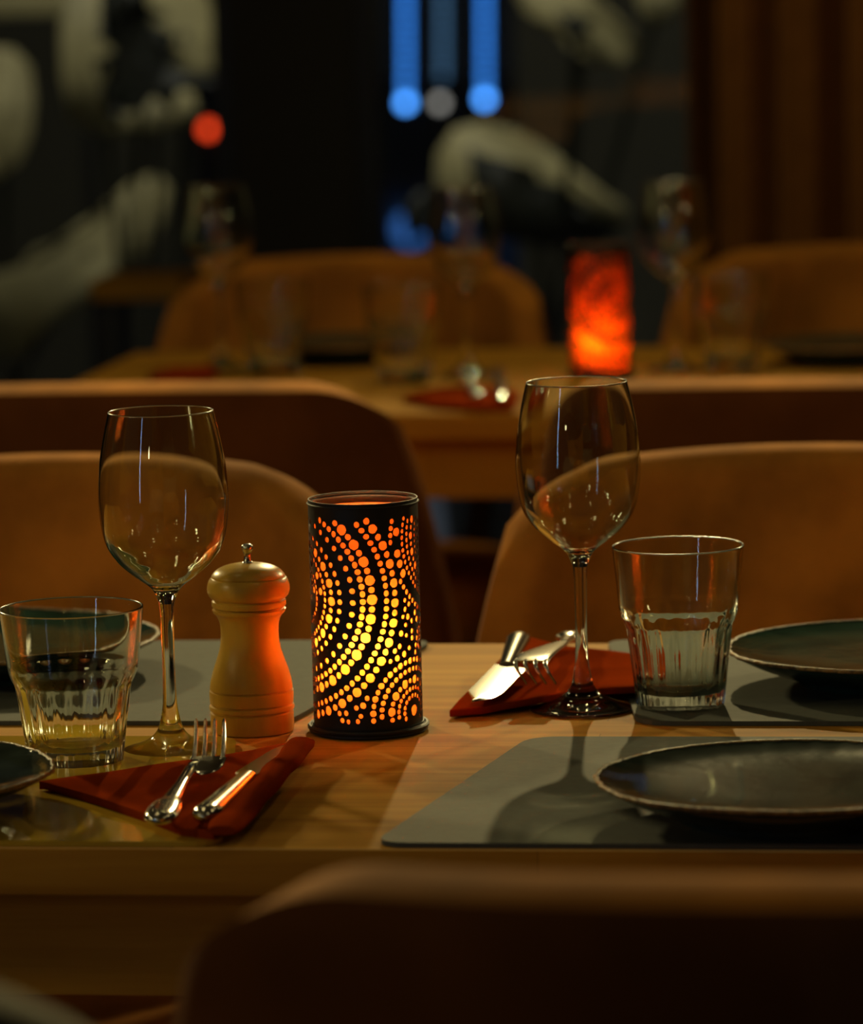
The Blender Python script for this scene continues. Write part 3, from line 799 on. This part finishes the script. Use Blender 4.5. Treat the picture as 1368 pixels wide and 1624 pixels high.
plant(860, 8.7, 'dark plant with pointed leaves outside the right window', [
    ([(746, 232), (770, 244), (800, 252), (812, 262), (848, 268), (852, 286), (890, 296), (884, 314), (916, 322), (912, 342), (984, 356), (960, 384), (870, 392), (800, 376), (766, 330), (752, 280)], M_leafd),
    ([(884, 18), (916, 26), (944, 30), (930, 48), (912, 66), (900, 50)], M_leafd),
    ([(640, 330), (668, 300), (690, 310), (680, 360), (650, 384)], M_leafd)])

bm = bmesh.new(); box(bm, (PY(-600, 0, 12).x, 12, -.06), (PY(285, 0, 12).x, 12.2, 2.2)); box(bm, (PY(815, 0, 12.2).x, 12.2, -.06), (PY(1500, 0, 12.2).x, 12.4, 2.2))
structure(obj('wall_outside', finish(bm, 'wall_outside', False), M_facade))
M_blue = emit_mat('blue_led', (.035, .22, .80), 2.6); M_blueb = emit_mat('blue_led_end', (.07, .32, 1.0), 7.0)
M_bluehaze = emit_mat('blue_haze_glow', (.10, .24, .45), .9); M_red = emit_mat('red_lamp', (1, .06, .012), 3.0); M_white = emit_mat('white_lamp', (.8, .75, .7), 1.2)
def bulb_me(r):
    bm = bmesh.new(); bmesh.ops.create_icosphere(bm, subdivisions=2, radius=r); return finish(bm, 'bulb', True, 180)
YL = 22.0; k_ = YL / F
ledm, ledb, ledhaze = bulb_me(6 * k_), bulb_me(9 * k_), bulb_me(6 * k_)
ledm.materials.append(M_blue); ledb.materials.append(M_blueb); ledhaze.materials.append(M_bluehaze)
def strip(x, ytop, ybot, label, me, end=None, step=13):
    top = PY(x, ytop - 160, YL); r = empty('light_string', (top.x, YL, -.06))
    bm = bmesh.new(); box(bm, (-.01, .03, 0), (.01, .05, top.z + .06)); obj('pole', finish(bm, 'pole', False), M_frame, r)
    y = ybot; first = True
    while y > ytop:
        q = PY(x, y, YL); o = obj('bulb', end if first and end else me, None, r); o.location = (q.x - top.x, 0, q.z + .06); first = False; y -= step
    return tag(r, label, 'light string')
strip(643, -40, 163, 'blue light string outside the window, the left and wider one', ledm, ledb)
strip(768, -40, 157, 'blue light string outside the window, the right and narrower one', ledm, ledb)
strip(702, -40, 120, 'dim bulbs added for the blue haze between the two bright blue ones', ledhaze, None, 13)  # glowing bulbs stand in for a blue haze
def lamp_post(x, y, Y, r, mat, name, label, cat):
    q = PY(x, y, Y); e = empty(name, (q.x, Y, -.06))
    me = bulb_me(r); obj('lens', me, mat, e).location = (0, 0, q.z + .06)
    bm = bmesh.new(); box(bm, (-.03, r + .002, 0), (.03, r + .06, q.z + .06)); obj('post', finish(bm, 'post', False), M_frame, e)
    return tag(e, label, cat)
lamp_post(330, 205, 20, .03, M_red, 'signal_light', 'round red light seen through the left window', 'light')
lamp_post(697, 163, 21, .026, M_white, 'street_lamp', 'small white light between the ends of the blue light strings', 'light')
lamp_post(418, 168, 24, .03, emit_mat('grey_lamp', (.8, .8, .7), .25), 'street_lamp', 'faint grey light just right of the round red light', 'light')
lamp_post(652, 362, 18, .075, emit_mat('blue_lamp', (.08, .3, 1), .45), 'signal_light', 'soft blue light low in the right window, above the far chair', 'light')
aw = obj('awning', box_me('awning', (PY(-200, 10, 9.8).x, 9.8, PY(0, 28, 9.8).z), (PY(148, 10, 9.8).x, 10.1, PY(0, -12, 9.8).z), .01), M_leaf)
for x_ in (148, -180):
    q = PY(x_, 20, 9.9); obj('post', box_me('post', (q.x - .03, 9.88, -.06), (q.x - .005, 9.91, PY(0, 24, 9.9).z)), M_frame, aw)
tag(aw, 'pale grey awning edge in the top left corner, outside', 'awning')

# ------------------------------------------------------------------ lights
def light(kind, loc, power, col, size=.05, aim=None, spot=None, blend=1.0, caus=False, sy=None):
    d = bpy.data.lights.new('scene_light', kind); d.energy = power; d.color = col
    if kind in ('POINT', 'SPOT'): d.shadow_soft_size = size
    if kind == 'AREA':
        d.size = size
        if sy: d.shape = 'RECTANGLE'; d.size_y = sy
    if kind == 'SPOT': d.spot_size = math.radians(spot); d.spot_blend = blend
    o = bpy.data.objects.new('scene_light', d); C.objects.link(o); o.location = loc
    if aim is not None: o.rotation_euler = (Vector(aim) - Vector(loc)).to_track_quat('-Z', 'Y').to_euler()
    if caus: d.cycles.is_caustics_light = True
    return o
WARM = (1.0, .79, .35)
def W(lat, fwd, z):            # lateral / forward from the camera
    c, s = math.cos(math.radians(8)), math.sin(math.radians(8))
    return Vector((lat * c - fwd * s, lat * s + fwd * c, z))
tgt = P(684, 1180)
KEY = W(.33, 6.9, 2.42)
light('SPOT', KEY, 255, WARM, .032, tgt, 46, 1.0, True)
light('SPOT', W(-2.1, 6.1, 2.25), 250, WARM, .10, tgt, 46, 1.0, True)
light('SPOT', W(2.3, 6.2, 2.30), 190, WARM, .10, tgt, 46, 1.0, True)
light('SPOT', W(-2.3, 1.9, 1.80), 28, WARM, .10, W(-.1, 3.55, .72), 56, 1.0)  # unseen fill added to light the tan chair fronts
light('SPOT', W(2.5, 2.0, 1.85), 17, WARM, .10, W(.75, 3.5, .72), 56, 1.0)  # weaker added fill for the chairs, from the right
light('POINT', W(-1.5, -.6, 1.80), 4.5, WARM, .06)  # small added fill from behind the camera
light('SPOT', W(.2, 5.25, 2.6), 19, WARM, .05, W(.1, 5.0, .75), 80, 1.0)  # added to keep the far table as bright as the near one
for la, fw, z_, pw in ((-1.6, 4.4, 2.3, 4), (-.9, 1.4, 2.65, 3), (.7, 1.5, 2.7, 3), (-.75, 2.9, 2.7, 3), (.85, 3.0, 2.65, 3), (-.5, 4.1, 2.7, 1.6), (.9, 4.2, 2.7, 1.6), (-.2, 5.9, 2.6, 2), (1.5, 5.4, 2.5, 1.2), (-2.0, 2.6, 2.2, 3)):
    light('POINT', W(la, fw, z_), pw * .85, WARM, .065)  # unseen points added for sparkle in the glasses
light('SPOT', W(1.2, 5.9, 2.5), 20, WARM, .03, W(1.2, 7.5, 1.4), 80, 1.0)  # added only to bring out the curtain folds
# lantern flames, and an added light for the mill side
def flame(p, rz, pw, col, dx=0.0, h=.061):
    light('POINT', Vector(p) + Vector((0, 0, h)) + Matrix.Rotation(rz, 3, 'Z') @ Vector((.002 + dx, -.0195, 0)), pw, col, .011)
flame(lan.location, -view, 1.15, (1, .62, .26))
light('POINT', lan.location + Vector((-.020, -.004, .060)), .32, (1, .62, .26), .010)  # added inside the shade so more orange spills onto the mill
flame(lan2.location, -view, .5, (1, .66, .26), -.009, .043)
# outside
light('AREA', (-1.2, 8.25, 3.4), 34, (1, .95, .78), 2.2, (-.9, 9.2, 1.2), sy=.3)  # unseen light added to brighten the pale leaves
light('SPOT', W(.1, 10.6, 2.2), 30, (.42, .62, 1.0), .3, W(.15, 10.4, 0), 60, .6)  # added cool pool of light on the pavement
light('SPOT', W(.9, 9.9, 2.6), 20, (1, .95, .72), .2, W(.5, 12.0, .8), 90, 1.0)  # added wash to lift the facade on the right
# upright cool tube on the wall behind us
gl_ = Vector((-.19, 2.8, 0)); tube = empty('wall_light', gl_ + (W(-2.15, .15, 0) - gl_) * 1.3)
bm = bmesh.new(); box(bm, (-.015, -.015, .45), (.015, .015, 2.55), .004); obj('tube', finish(bm, 'tube', True), emit_mat('cool_tube', (.45, .68, 1.0), 20), tube)
bm = bmesh.new(); box(bm, (-.05, -.06, 0), (.0, -.02, 2.6)); obj('post', finish(bm, 'post', False), M_frame, tube)
tag(tube, 'upright cool white tube light, mirrored as a streak in both sharp wine glasses', 'light')

for nm in ('bowl', 'stem', 'foot', 'body', 'base'):
    pass
for o in bpy.data.objects:
    if o.type == 'MESH' and o.data.materials and o.data.materials[0] in (M_glass, M_gstem, M_grim):
        rt = o.parent if o.parent.parent is None else o.parent.parent
        if rt and rt.location.y < 3.5: o.cycles.is_caustics_caster = True
    if o.type == 'MESH' and o.name.split('.')[0] in ('tabletop', 'placemat', 'folded_cloth'): o.cycles.is_caustics_receiver = True

w = bpy.data.worlds.new('world'); S.world = w; w.use_nodes = True
w.node_tree.nodes['Background'].inputs[0].default_value = (.012, .014, .018, 1); w.node_tree.nodes['Background'].inputs[1].default_value = .25
vs = S.view_settings; vs.view_transform = 'Standard'; vs.look = 'None'; vs.exposure = 0; vs.gamma = 1; vs.use_curve_mapping = False
cy = S.cycles
cy.use_denoising = True; cy.max_bounces = 14; cy.transmission_bounces = 14; cy.glossy_bounces = 6; cy.diffuse_bounces = 4; cy.transparent_max_bounces = 16
cy.sample_clamp_indirect = 20.0; cy.caustics_reflective = True; cy.caustics_refractive = True; cy.blur_glossy = .3
